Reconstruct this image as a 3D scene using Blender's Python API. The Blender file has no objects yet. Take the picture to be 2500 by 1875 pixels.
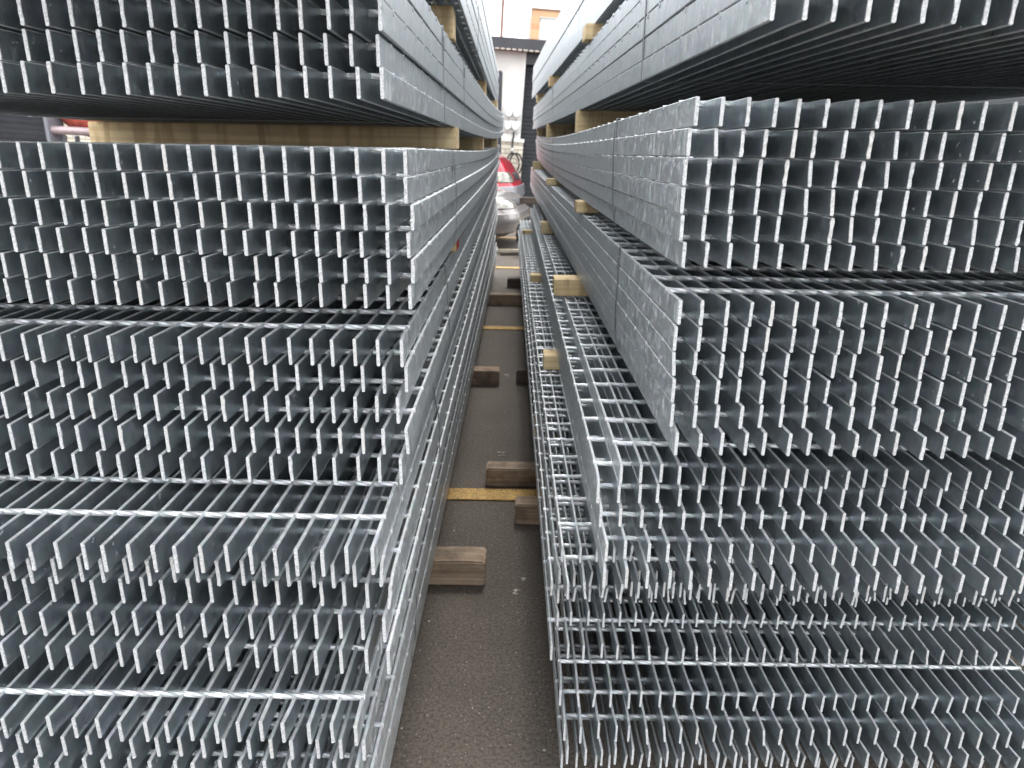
import bpy, bmesh, math, random
from mathutils import Vector, Matrix, noise
random.seed(7)
R = math.radians
S = bpy.context.scene
COL = S.collection
H = 1.18                                   # lens height above the asphalt

# ------------------------------------------------------------------ camera
cd = bpy.data.cameras.new('camera'); cam = bpy.data.objects.new('camera', cd); COL.objects.link(cam)
cd.sensor_width = 36.0; cd.lens = 24.95; cd.clip_start = 0.02; cd.clip_end = 600
rx = Vector((0.99984576, 0.00742079, 0.01591839)); dn = Vector((0.01745237, -0.31816635, -0.94787425)); fw = Vector((-0.00196928, 0.94800586, -0.31824678))
cam.matrix_world = Matrix(((rx.x, -dn.x, -fw.x, 0), (rx.y, -dn.y, -fw.y, 0), (rx.z, -dn.z, -fw.z, H), (0, 0, 0, 1)))
cd.dof.use_dof = True; cd.dof.focus_distance = 1.12; cd.dof.aperture_fstop = 9.0
S.camera = cam
# ------------------------------------------------------------------ sky, sun, exposure
SUN_EL, SUN_AZ = R(62), R(12)             # azimuth measured from +Y (north) clockwise
w = bpy.data.worlds.new('World'); S.world = w; w.use_nodes = True
nt = w.node_tree; nt.nodes.clear()
sky = nt.nodes.new('ShaderNodeTexSky'); sky.sky_type = 'NISHITA'; sky.sun_disc = False
sky.sun_elevation = SUN_EL; sky.sun_rotation = SUN_AZ; sky.air_density = 1.0; sky.dust_density = 6.0; sky.ozone_density = 1.0
hs = nt.nodes.new('ShaderNodeHueSaturation'); hs.inputs['Saturation'].default_value = 0.10
cl = nt.nodes.new('ShaderNodeTexNoise'); cl.inputs['Scale'].default_value = 1.6; cl.inputs['Detail'].default_value = 5
cr = nt.nodes.new('ShaderNodeValToRGB'); cr.color_ramp.elements[0].position = 0.3; cr.color_ramp.elements[0].color = (7.4, 7.8, 8.3, 1)
cr.color_ramp.elements[1].position = 0.7; cr.color_ramp.elements[1].color = (11.5, 11.6, 11.8, 1)
cm = nt.nodes.new('ShaderNodeMix'); cm.data_type = 'RGBA'; cm.inputs[0].default_value = 0.85          # closed cloud cover over the sky
bg = nt.nodes.new('ShaderNodeBackground'); bg.inputs['Strength'].default_value = 0.12
wo = nt.nodes.new('ShaderNodeOutputWorld')
nt.links.new(sky.outputs[0], hs.inputs['Color']); nt.links.new(cl.outputs[0], cr.inputs[0]); nt.links.new(hs.outputs[0], cm.inputs[6]); nt.links.new(cr.outputs[0], cm.inputs[7]); nt.links.new(cm.outputs[2], bg.inputs['Color']); nt.links.new(bg.outputs[0], wo.inputs['Surface'])
sl = bpy.data.lights.new('sun', 'SUN'); so = bpy.data.objects.new('sun', sl); COL.objects.link(so)
sl.energy = 0.9; sl.angle = R(14); sl.color = (1.0, 0.965, 0.91)
sd = Vector((math.sin(SUN_AZ) * math.cos(SUN_EL), math.cos(SUN_AZ) * math.cos(SUN_EL), math.sin(SUN_EL)))
so.rotation_euler = sd.to_track_quat('Z', 'Y').to_euler()
S.view_settings.view_transform = 'Standard'; S.view_settings.look = 'None'; S.view_settings.gamma = 1.0
S.view_settings.exposure = 1.5
S.render.engine = 'CYCLES'
S.cycles.max_bounces = 8; S.cycles.glossy_bounces = 5; S.cycles.diffuse_bounces = 4

# ------------------------------------------------------------------ node helpers and materials
def mat(name):
    m = bpy.data.materials.new(name); m.use_nodes = True
    t = m.node_tree; b = t.nodes['Principled BSDF']
    return m, t, b
def N(t, ty, **k):
    n = t.nodes.new(ty)
    for a, v in k.items():
        if a in n.inputs: n.inputs[a].default_value = v
        else: setattr(n, a, v)
    return n
def ramp(t, src, stops):
    r = t.nodes.new('ShaderNodeValToRGB'); e = r.color_ramp.elements
    while len(e) < len(stops): e.new(0.5)
    for i, (p, c) in enumerate(stops):
        e[i].position = p; e[i].color = (c, c, c, 1) if not isinstance(c, tuple) else (*c, 1)
    t.links.new(src, r.inputs[0]); return r.outputs[0]
def mixc(t, f, a, b, mode='MIX'):
    n = t.nodes.new('ShaderNodeMix'); n.data_type = 'RGBA'; n.blend_type = mode
    for s, v in ((0, f), (6, a), (7, b)):
        if hasattr(v, 'links'): t.links.new(v, n.inputs[s])
        elif s == 0: n.inputs[0].default_value = v
        else: n.inputs[s].default_value = (*v, 1)
    return n.outputs[2]
def coords(t, scale, rnd=True, kind='Object'):
    tc = t.nodes.new('ShaderNodeTexCoord'); mp = t.nodes.new('ShaderNodeMapping')
    mp.inputs['Scale'].default_value = scale
    t.links.new(tc.outputs[kind], mp.inputs['Vector'])
    if rnd:
        oi = t.nodes.new('ShaderNodeObjectInfo'); ml = N(t, 'ShaderNodeMath', operation='MULTIPLY'); ml.inputs[1].default_value = 37.0
        t.links.new(oi.outputs['Random'], ml.inputs[0])
        cb = t.nodes.new('ShaderNodeCombineXYZ')
        for i in range(3): t.links.new(ml.outputs[0], cb.inputs[i])
        t.links.new(cb.outputs[0], mp.inputs['Location'])
    return mp.outputs[0]
def bump(t, b, h, s, d=0.001):
    n = N(t, 'ShaderNodeBump'); n.inputs['Strength'].default_value = s; n.inputs['Distance'].default_value = d
    t.links.new(h, n.inputs['Height']); t.links.new(n.outputs[0], b.inputs['Normal'])

def galv(name, base, metal, r0, r1, stain, lo_=0.57, hi_=0.72, bsc=13.0, drip=0.0, bmp=0.12):
    m, t, b = mat(name)
    v = coords(t, (1, 1, 1))
    sp = N(t, 'ShaderNodeTexNoise', Scale=38.0, Detail=5.0, Roughness=0.65); t.links.new(v, sp.inputs['Vector'])
    vs = coords(t, (140, 140, 22)); st = N(t, 'ShaderNodeTexNoise', Scale=1.0, Detail=3.0, Roughness=0.6); t.links.new(vs, st.inputs['Vector'])
    vo = N(t, 'ShaderNodeTexVoronoi', Scale=95.0); t.links.new(v, vo.inputs['Vector'])
    lo = tuple(c * 0.80 for c in base)
    c1 = mixc(t, ramp(t, sp.outputs[0], [(0.35, 0.0), (0.68, 1.0)]), lo, base)
    c1 = mixc(t, 0.12, c1, vo.outputs['Color'], 'SOFT_LIGHT')
    c1 = mixc(t, ramp(t, st.outputs[0], [(0.42, 0.0), (0.68, 0.4)]), c1, tuple(c * 0.72 for c in base))
    bl = N(t, 'ShaderNodeTexNoise', Scale=bsc, Detail=9.0, Roughness=0.78); t.links.new(v, bl.inputs['Vector'])
    white = ramp(t, bl.outputs[0], [(lo_, 0.0), (hi_, stain)])
    fl = N(t, 'ShaderNodeTexNoise', Scale=130.0, Detail=2.0); t.links.new(v, fl.inputs['Vector'])
    fleck = ramp(t, fl.outputs[0], [(0.71, 0.0), (0.74, 0.6)])
    wm = N(t, 'ShaderNodeMath', operation='MAXIMUM'); t.links.new(white, wm.inputs[0]); t.links.new(fleck, wm.inputs[1])
    if drip:
        vd = coords(t, (1, 70, 9)); dn_ = N(t, 'ShaderNodeTexNoise', Scale=1.0, Detail=4.0, Roughness=0.6); t.links.new(vd, dn_.inputs['Vector'])
        w0 = wm; wm = N(t, 'ShaderNodeMath', operation='MAXIMUM'); t.links.new(w0.outputs[0], wm.inputs[0]); t.links.new(ramp(t, dn_.outputs[0], [(0.60, 0.0), (0.72, drip)]), wm.inputs[1])
    c2 = mixc(t, wm.outputs[0], c1, (0.80, 0.81, 0.82))
    t.links.new(c2, b.inputs['Base Color'])
    inv = N(t, 'ShaderNodeMath', operation='MULTIPLY_ADD'); inv.inputs[1].default_value = -metal * 1.1; inv.inputs[2].default_value = metal; inv.use_clamp = True
    t.links.new(wm.outputs[0], inv.inputs[0]); t.links.new(inv.outputs[0], b.inputs['Metallic'])
    rr = N(t, 'ShaderNodeMapRange'); rr.inputs['To Min'].default_value = r0; rr.inputs['To Max'].default_value = r1
    ra = N(t, 'ShaderNodeMath', operation='MULTIPLY_ADD'); ra.inputs[1].default_value = 0.35; t.links.new(wm.outputs[0], ra.inputs[0]); t.links.new(rr.outputs[0], ra.inputs[2])
    rb = N(t, 'ShaderNodeMath', operation='MULTIPLY_ADD'); rb.inputs[1].default_value = 0.35; rb.inputs[2].default_value = -0.16; t.links.new(st.outputs[0], rb.inputs[0])
    rc = N(t, 'ShaderNodeMath', operation='ADD'); rc.use_clamp = True; t.links.new(ra.outputs[0], rc.inputs[0]); t.links.new(rb.outputs[0], rc.inputs[1])
    t.links.new(sp.outputs[0], rr.inputs['Value']); t.links.new(rc.outputs[0], b.inputs['Roughness'])
    big = N(t, 'ShaderNodeTexNoise', Scale=16.0, Detail=3.0, Roughness=0.5); t.links.new(v, big.inputs['Vector'])
    hm = N(t, 'ShaderNodeMath', operation='MULTIPLY_ADD'); hm.inputs[1].default_value = 5.0; t.links.new(big.outputs[0], hm.inputs[0]); t.links.new(st.outputs[0], hm.inputs[2])
    bump(t, b, hm.outputs[0], bmp, 0.0005)
    return m
M = {}
M['zinc'] = galv('galvanised_steel', (0.57, 0.63, 0.665), 0.90, 0.25, 0.42, 0.3, 0.55, 0.75, 30.0)  # inner bars: darker base carries the shade between the bars
M['zinc_out'] = galv('weathered_lit_galvanised_steel', (0.66, 0.70, 0.72), 0.78, 0.28, 0.52, 0.9, 0.52, 0.68, 55.0, 0.75, 0.35)  # outer bars: white stains and drips, plus a paler base painted as light
M['zinc_edge'] = galv('matt_zinc_edge', (0.58, 0.60, 0.61), 0.40, 0.38, 0.55, 0.5, 0.5, 0.7, 60.0)  # matt, paler edges put the bright light on bar tops into the material
M['rod'] = galv('galvanised_rod', (0.66, 0.68, 0.69), 0.60, 0.36, 0.52, 0.2)
# sawn ends
m, t, b = mat('sawn_zinc_end'); M['cut'] = m
v = coords(t, (1, 1, 1)); n1 = N(t, 'ShaderNodeTexNoise', Scale=420.0, Detail=4.0, Roughness=0.7); t.links.new(v, n1.inputs['Vector'])
n2 = N(t, 'ShaderNodeTexNoise', Scale=60.0, Detail=3.0); t.links.new(v, n2.inputs['Vector'])
c = mixc(t, ramp(t, n1.outputs[0], [(0.36, 0.0), (0.60, 1.0)]), (0.36, 0.37, 0.38), (0.70, 0.71, 0.71))
oi = t.nodes.new('ShaderNodeObjectInfo')
c = mixc(t, ramp(t, oi.outputs['Random'], [(0.70, 0.0), (1.0, 0.35)]), c, (0.62, 0.58, 0.52))
c = mixc(t, ramp(t, n2.outputs[0], [(0.5, 0.0), (0.75, 0.4)]), c, (0.50, 0.51, 0.52))
t.links.new(c, b.inputs['Base Color']); b.inputs['Metallic'].default_value = 0.25; b.inputs['Roughness'].default_value = 0.6
bump(t, b, n1.outputs[0], 0.5, 0.0008)

def wood(name, c0, c1, c2, grime, along=0):
    m, t, b = mat(name)
    sc = [55, 55, 55]; sc[along] = 2.4
    v = coords(t, tuple(sc)); g = N(t, 'ShaderNodeTexNoise', Scale=1.0, Detail=6.0, Roughness=0.6, Distortion=0.6); t.links.new(v, g.inputs['Vector'])
    v2 = coords(t, (1, 1, 1)); k = N(t, 'ShaderNodeTexNoise', Scale=7.0, Detail=5.0, Roughness=0.6); t.links.new(v2, k.inputs['Vector'])
    wv = coords(t, (1.2 if along == 0 else 26, 26 if along == 0 else 1.2, 26)); wn = N(t, 'ShaderNodeTexWave', Scale=0.55, Distortion=9.0, Detail=3.0); wn.wave_type = 'BANDS'; wn.bands_direction = 'Z'; t.links.new(wv, wn.inputs['Vector'])
    c = mixc(t, ramp(t, g.outputs[0], [(0.35, 0.0), (0.65, 1.0)]), c0, c1)
    c = mixc(t, ramp(t, wn.outputs[0], [(0.55, 0.0), (0.95, 0.3)]), c, c2)
    sv = coords(t, (1, 0.3, 0.12) if along == 0 else (0.3, 1, 0.12)); sw = N(t, 'ShaderNodeTexNoise', Scale=30.0, Detail=2.0); t.links.new(sv, sw.inputs['Vector'])
    c = mixc(t, ramp(t, sw.outputs[0], [(0.50, 0.0), (0.60, 0.65 if name == 'rough_pine' else 0.12)]), c, c2)
    c = mixc(t, ramp(t, k.outputs[0], [(0.48, 0.0), (0.72, grime)]), c, tuple(x * 0.35 for x in c2))
    t.links.new(c, b.inputs['Base Color']); b.inputs['Roughness'].default_value = 0.8
    bump(t, b, g.outputs[0], 0.5, 0.002)
    return m
M['pine'] = wood('rough_pine', (0.76, 0.56, 0.30), (0.84, 0.67, 0.41), (0.46, 0.30, 0.15), 0.18)
M['oldwood'] = wood('weathered_timber', (0.23, 0.155, 0.10), (0.35, 0.265, 0.19), (0.11, 0.08, 0.055), 0.9)
M['darkwood'] = wood('dark_timber', (0.07, 0.055, 0.045), (0.12, 0.09, 0.07), (0.04, 0.03, 0.025), 0.8)
# strap
m, t, b = mat('strap_steel'); M['strap'] = m
b.inputs['Base Color'].default_value = (0.24, 0.25, 0.26, 1); b.inputs['Metallic'].default_value = 0.8; b.inputs['Roughness'].default_value = 0.38
# asphalt
m, t, b = mat('asphalt'); M['asphalt'] = m
tc = t.nodes.new('ShaderNodeTexCoord'); v = tc.outputs['Object']
a = N(t, 'ShaderNodeTexNoise', Scale=1.3, Detail=6.0, Roughness=0.6); t.links.new(v, a.inputs['Vector'])
f1 = N(t, 'ShaderNodeTexNoise', Scale=130.0, Detail=6.0, Roughness=0.78); t.links.new(v, f1.inputs['Vector'])
vo = N(t, 'ShaderNodeTexVoronoi', Scale=120.0); t.links.new(v, vo.inputs['Vector'])
vr = N(t, 'ShaderNodeTexNoise', Scale=34.0, Detail=4.0, Roughness=0.7); t.links.new(v, vr.inputs['Vector'])
c = mixc(t, ramp(t, a.outputs[0], [(0.35, 0.0), (0.7, 1.0)]), (0.100, 0.080, 0.063), (0.155, 0.126, 0.101))
c = mixc(t, ramp(t, f1.outputs[0], [(0.40, 0.85), (0.56, 0.0)]), c, (0.030, 0.026, 0.022))
st = N(t, 'ShaderNodeMath', operation='MULTIPLY'); t.links.new(ramp(t, vo.outputs['Distance'], [(0.16, 1.0), (0.26, 0.0)]), st.inputs[0])
wn = N(t, 'ShaderNodeSeparateColor'); t.links.new(vo.outputs['Color'], wn.inputs[0])
t.links.new(ramp(t, wn.outputs[0], [(0.70, 0.0), (0.92, 0.65)]), st.inputs[1])
wv = N(t, 'ShaderNodeTexNoise', Scale=5.0, Detail=5.0); t.links.new(v, wv.inputs['Vector'])
c = mixc(t, ramp(t, wv.outputs[0], [(0.54, 0.0), (0.72, 0.35)]), c, (0.055, 0.045, 0.036))
c = mixc(t, st.outputs[0], c, (0.32, 0.29, 0.25))
t.links.new(c, b.inputs['Base Color']); b.inputs['Roughness'].default_value = 0.78
mx = N(t, 'ShaderNodeMath', operation='ADD'); t.links.new(f1.outputs[0], mx.inputs[0]); t.links.new(vr.outputs[0], mx.inputs[1])
bump(t, b, mx.outputs[0], 0.9, 0.004)
# yellow line paint
m, t, b = mat('worn_yellow_paint'); M['yellow'] = m
tc = t.nodes.new('ShaderNodeTexCoord'); v = tc.outputs['Object']
f1 = N(t, 'ShaderNodeTexNoise', Scale=190.0, Detail=5.0, Roughness=0.75); t.links.new(v, f1.inputs['Vector'])
f2 = N(t, 'ShaderNodeTexNoise', Scale=14.0, Detail=4.0); t.links.new(v, f2.inputs['Vector'])
c = mixc(t, ramp(t, f2.outputs[0], [(0.3, 0.0), (0.7, 1.0)]), (0.48, 0.28, 0.07), (0.60, 0.38, 0.12))
c = mixc(t, ramp(t, f1.outputs[0], [(0.42, 0.9), (0.50, 0.0)]), c, (0.08, 0.065, 0.05))
t.links.new(c, b.inputs['Base Color']); b.inputs['Roughness'].default_value = 0.7; bump(t, b, f1.outputs[0], 0.8, 0.003)

def plain(name, col, rough=0.6, metal=0.0, var=0.15, scale=6.0, coat=0.0):
    m, t, b = mat(name)
    v = coords(t, (1, 1, 1)); n = N(t, 'ShaderNodeTexNoise', Scale=scale, Detail=6.0, Roughness=0.65); t.links.new(v, n.inputs['Vector'])
    c = mixc(t, ramp(t, n.outputs[0], [(0.35, 0.0), (0.7, 1.0)]), tuple(x * (1 - var) for x in col), tuple(min(1, x * (1 + var * 0.5)) for x in col))
    t.links.new(c, b.inputs['Base Color']); b.inputs['Roughness'].default_value = rough; b.inputs['Metallic'].default_value = metal
    b.inputs['Coat Weight'].default_value = coat; b.inputs['Coat Roughness'].default_value = 0.06
    return m
M['white_wall'] = plain('white_painted_wall', (0.78, 0.77, 0.73), 0.6, var=0.12, scale=1.5)
M['charcoal'] = plain('charcoal_steel', (0.055, 0.057, 0.065), 0.5, 0.1, 0.2, 3)
M['shutter'] = plain('charcoal_shutter', (0.085, 0.088, 0.098), 0.45, 0.2, 0.2, 4)
M['gutter'] = plain('gutter_lip', (0.62, 0.55, 0.48), 0.5, 0, 0.3, 12)
M['meter'] = plain('meter_white', (0.80, 0.82, 0.81), 0.3, 0, 0.05)
M['meterbox'] = plain('meter_box', (0.66, 0.67, 0.64), 0.5, 0, 0.1)
M['green'] = plain('meter_print', (0.25, 0.50, 0.40), 0.5)
M['hose'] = plain('black_rubber', (0.02, 0.02, 0.022), 0.5)
M['red'] = plain('red_car_paint', (0.50, 0.012, 0.03), 0.25, 0.2, 0.04, 3, 1.0)
M['silver'] = plain('silver_car_paint', (0.36, 0.33, 0.315), 0.32, 0.6, 0.04, 3, 1.0)
M['silverbump'] = plain('silver_bumper', (0.30, 0.30, 0.32), 0.35, 0.5, 0.05, 3, 0.5)
M['glass'] = plain('dark_glass', (0.02, 0.025, 0.03), 0.05, 0, 0.0)
M['lamp'] = plain('lamp_lens', (0.34, 0.32, 0.27), 0.10, 0.4, 0.5, 16, 1.0)
M['amber'] = plain('amber_lens', (0.60, 0.30, 0.12), 0.15, 0.3, 0.2, 16, 1.0)
M['tyre'] = plain('tyre_rubber', (0.022, 0.022, 0.022), 0.8)
M['rim'] = plain('alloy_rim', (0.5, 0.5, 0.5), 0.35, 0.8)
M['drum'] = plain('rusty_red_paint', (0.50, 0.10, 0.07), 0.55, 0, 0.55, 9)
M['greypaint'] = plain('grey_paint', (0.24, 0.25, 0.28), 0.5, 0.1, 0.2, 8)
M['pinkpaint'] = plain('faded_tube_paint', (0.46, 0.36, 0.37), 0.35, 0.3, 0.25, 6)
M['brown'] = plain('brown_paint', (0.30, 0.17, 0.13), 0.6)
M['ply'] = plain('pale_plywood', (0.55, 0.48, 0.36), 0.8, 0, 0.25, 6)
M['redend'] = plain('red_paint_mark', (0.45, 0.03, 0.035), 0.6)
M['stone'] = plain('pale_chip', (0.42, 0.38, 0.33), 0.8, 0, 0.5, 40)
M['poo'] = plain('white_splash', (0.40, 0.36, 0.31), 0.8, 0, 0.2, 60)
def brick(name, c1, c2, mort, sx, bw, bh):
    m, t, b = mat(name)
    tc = t.nodes.new('ShaderNodeTexCoord'); sep = t.nodes.new('ShaderNodeSeparateXYZ'); cb = t.nodes.new('ShaderNodeCombineXYZ')
    t.links.new(tc.outputs['Object'], sep.inputs[0]); ad = N(t, 'ShaderNodeMath', operation='ADD')
    t.links.new(sep.outputs['X'], ad.inputs[0]); t.links.new(sep.outputs['Y'], ad.inputs[1])
    t.links.new(ad.outputs[0], cb.inputs['X']); t.links.new(sep.outputs['Z'], cb.inputs['Y'])
    br = N(t, 'ShaderNodeTexBrick'); br.inputs['Scale'].default_value = sx
    br.inputs['Brick Width'].default_value = bw; br.inputs['Row Height'].default_value = bh; br.inputs['Mortar Size'].default_value = 0.012
    br.inputs['Color1'].default_value = (*c1, 1); br.inputs['Color2'].default_value = (*c2, 1); br.inputs['Mortar'].default_value = (*mort, 1)
    t.links.new(cb.outputs[0], br.inputs['Vector']); t.links.new(br.outputs['Color'], b.inputs['Base Color'])
    b.inputs['Roughness'].default_value = 0.7
    inv = N(t, 'ShaderNodeMath', operation='SUBTRACT'); inv.inputs[0].default_value = 1.0; t.links.new(br.outputs['Fac'], inv.inputs[1])
    bump(t, b, inv.outputs[0], 0.6, 0.01)
    return m
M['wbrick'] = brick('white_painted_brick', (0.76, 0.71, 0.60), (0.66, 0.60, 0.48), (0.42, 0.38, 0.30), 1.0, 0.24, 0.085)
M['obrick'] = brick('orange_brick', (0.56, 0.30, 0.16), (0.66, 0.42, 0.24), (0.62, 0.42, 0.28), 1.0, 0.9, 0.22)

# ------------------------------------------------------------------ object helpers
def link(name, me, parent=None, ms=()):
    o = bpy.data.objects.new(name, me); COL.objects.link(o)
    for x in ms: me.materials.append(x)
    if parent: o.parent = parent
    return o
def empty(name, loc=(0, 0, 0), rz=0.0, label=None, cat=None, group=None):
    o = bpy.data.objects.new(name, None); COL.objects.link(o); o.location = loc; o.rotation_euler = (0, 0, rz)
    o.empty_display_size = 0.1
    return tag(o, label, cat, group)
def tag(o, label=None, cat=None, group=None, kind=None):
    if label: o['label'] = label
    if cat: o['category'] = cat
    if group: o['group'] = group
    if kind: o['kind'] = kind
    return o
def bm_box(bm, c, s, bev=0.0, rot=None):
    r = bmesh.ops.create_cube(bm, size=1.0)
    vs = r['verts']
    mt = Matrix.Translation(c) @ (rot.to_4x4() if rot else Matrix.Identity(4)) @ Matrix.Diagonal((*s, 1))
    bmesh.ops.transform(bm, matrix=mt, verts=vs)
    if bev > 0:
        es = list({e for v_ in vs for e in v_.link_edges})
        bmesh.ops.bevel(bm, geom=es, offset=bev, segments=2, affect='EDGES', clamp_overlap=True)
def bm_cyl(bm, p0, p1, r0, r1=None, seg=16, caps=True):
    p0 = Vector(p0); p1 = Vector(p1); r1 = r0 if r1 is None else r1
    d = p1 - p0; q = d.to_track_quat('Z', 'Y').to_matrix().to_4x4()
    r = bmesh.ops.create_cone(bm, cap_ends=caps, segments=seg, radius1=r0, radius2=r1, depth=d.length)
    bmesh.ops.transform(bm, matrix=Matrix.Translation((p0 + p1) / 2) @ q, verts=r['verts'])
def bm_tube(bm, pts, rad, seg=8):
    rings = []
    for i, p in enumerate(pts):
        p = Vector(p); a = Vector(pts[max(0, i - 1)]); b_ = Vector(pts[min(len(pts) - 1, i + 1)])
        q = (b_ - a).to_track_quat('Z', 'Y')
        rings.append([bm.verts.new(p + q @ Vector((math.cos(2 * math.pi * k / seg) * rad, math.sin(2 * math.pi * k / seg) * rad, 0))) for k in range(seg)])
    for a, b_ in zip(rings, rings[1:]):
        for k in range(seg): bm.faces.new((a[k], a[(k + 1) % seg], b_[(k + 1) % seg], b_[k]))
    bm.faces.new(rings[0][::-1]); bm.faces.new(rings[-1])
def done(name, bm, m, parent=None, smooth=False):
    bmesh.ops.recalc_face_normals(bm, faces=bm.faces[:])
    me = bpy.data.meshes.new(name); bm.to_mesh(me); bm.free()
    if smooth:
        for p in me.polygons: p.use_smooth = True
    return link(name, me, parent, m if isinstance(m, (list, tuple)) else [m])
def box(name, c, s, m, parent=None, bev=0.0):
    bm = bmesh.new(); bm_box(bm, c, s, bev); return done(name, bm, m, parent)

# ------------------------------------------------------------------ ground
bm = bmesh.new(); bmesh.ops.create_grid(bm, x_segments=2, y_segments=2, size=150)
g = done('ground', bm, M['asphalt']); g.location = (0, 60, 0); tag(g, kind='structure')
for i, (y, rz, wd) in enumerate(((2.265, 0.0, 0.082), (4.70, 0.6, 0.085), (7.22, 1.2, 0.10), (9.7, 1.2, 0.10), (12.2, 1.2, 0.10))):
    bm = bmesh.new(); bm_box(bm, (0, 0, 0), (5.0, wd, 0.004), 0)
    o = done('bay_line', bm, M['yellow']); o.location = (-0.4, y, 0.0045); o.rotation_euler = (0, 0, R(-rz)); tag(o, kind='structure')

# ------------------------------------------------------------------ grating panels
PITCH = 0.030
class Bundle:
    pass
def curve_z(y, b):
    t_ = max(0.0, min(1.0, y / b.L))
    return b.slope * y - b.sag * math.sin(math.pi * t_) + b.kick * t_ ** 4
def bar_mesh(b, seed, mt='zinc'):
    """one flat bearing bar, y = 0 at the sawn front end, running to y = L, bottom at z = 0"""
    rnd = random.Random(seed); hb = b.hb; th = b.th
    ys = [0.0, 0.0012, 0.012, 0.03, 0.06] + [0.12 + (b.L - 0.12) * k / 15 for k in range(16)]
    ch = 0.0011
    zl = [0.0, ch, hb * 0.2, hb * 0.4, hb * 0.6, hb * 0.8, hb - ch, hb]
    prof = [(-th / 2 + ch, 0)] + [(-th / 2, z) for z in zl[1:-1]] + [(-th / 2 + ch, hb)] + [(th / 2 - ch, hb)] + [(th / 2, z) for z in reversed(zl[1:-1])] + [(th / 2 - ch, 0)]
    amp = 0.00016 if rnd.random() < 0.75 else 0.0006
    lat = rnd.uniform(-0.0016, 0.0016) if rnd.random() < 0.8 else rnd.uniform(-0.004, 0.004)
    hook = rnd.uniform(0.002, 0.005) * rnd.choice((-1, 1)) if rnd.random() < 0.06 else 0.0
    bow = rnd.uniform(-0.002, 0.002)
    n_l = [rnd.uniform(-1, 1) for _ in prof]
    n_y = [rnd.uniform(-1, 1) for _ in prof]
    verts = []; faces = []
    for iy, y in enumerate(ys):
        e = max(0.0, 1 - y / 0.06)
        for j, (x, z) in enumerate(prof):
            f_ = 1.0 if y < 0.004 else (0.35 if y < 0.02 else 0.0)
            xx = x + lat * e * e + bow * math.sin(math.pi * y / b.L) + n_l[j] * amp * f_ + hook * e * e * (z / hb - 0.5)
            if iy == 0: xx = (xx - lat) * 0.86 + lat
            yy = y + (n_y[j] * amp * 0.9 if iy < 2 else 0)
            zz = z + curve_z(y, b)
            verts.append((xx, yy, zz))
    n = len(prof)
    for i in range(len(ys) - 1):
        for j in range(n):
            faces.append((i * n + j, i * n + (j + 1) % n, (i + 1) * n + (j + 1) % n, (i + 1) * n + j))
    # end caps as quads across the thickness
    h_ = n // 2
    cap0 = len(faces)
    for k in range(h_ - 1):
        faces.append((k, k + 1, n - 2 - k, n - 1 - k))
    base = (len(ys) - 1) * n
    for k in range(h_ - 1):
        faces.append((base + k, base + n - 1 - k, base + n - 2 - k, base + k + 1))
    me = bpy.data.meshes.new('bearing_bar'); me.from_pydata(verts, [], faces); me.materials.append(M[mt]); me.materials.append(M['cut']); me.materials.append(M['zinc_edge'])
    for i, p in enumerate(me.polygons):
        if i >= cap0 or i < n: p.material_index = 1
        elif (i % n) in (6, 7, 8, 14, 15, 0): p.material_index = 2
    bm = bmesh.new(); bm.from_mesh(me); bmesh.ops.recalc_face_normals(bm, faces=bm.faces[:]); bm.to_mesh(me); bm.free()
    return me
ROD = {}
def rod_mesh(nb, seed):
    key = (nb, seed)
    if key in ROD: return ROD[key]
    W = (nb - 1) * PITCH; step = 0.005; n = int(round((W + 0.008) / step))
    x0 = -0.0034; dx = (W + 0.0068) / n; ph = seed * 0.7
    verts = []; faces = []; K = 8
    for i in range(n + 1):
        x = x0 + dx * i; near = abs((x / PITCH) - round(x / PITCH)) * PITCH
        r = 0.0043 * (1.08 if near < 0.0036 else 1.0)
        for k in range(K):
            a = ph + x * 2 * math.pi / 0.16 + k * 2 * math.pi / K; rr = r * (1.0 if k % 2 == 0 else 0.90)
            verts.append((x, math.cos(a) * rr, math.sin(a) * rr))
    for i in range(n):
        for k in range(K): faces.append((i * K + k, i * K + (k + 1) % K, i * K + K + (k + 1) % K, i * K + K + k))
    faces.append(tuple(range(K - 1, -1, -1))); faces.append(tuple(n * K + k for k in range(K)))
    me = bpy.data.meshes.new('cross_rod'); me.from_pydata(verts, [], faces); me.materials.append(M['rod'])
    ROD[key] = me
    return me
ORD = ['topmost', 'second', 'third', 'fourth', 'fifth', 'sixth', 'seventh']
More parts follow.
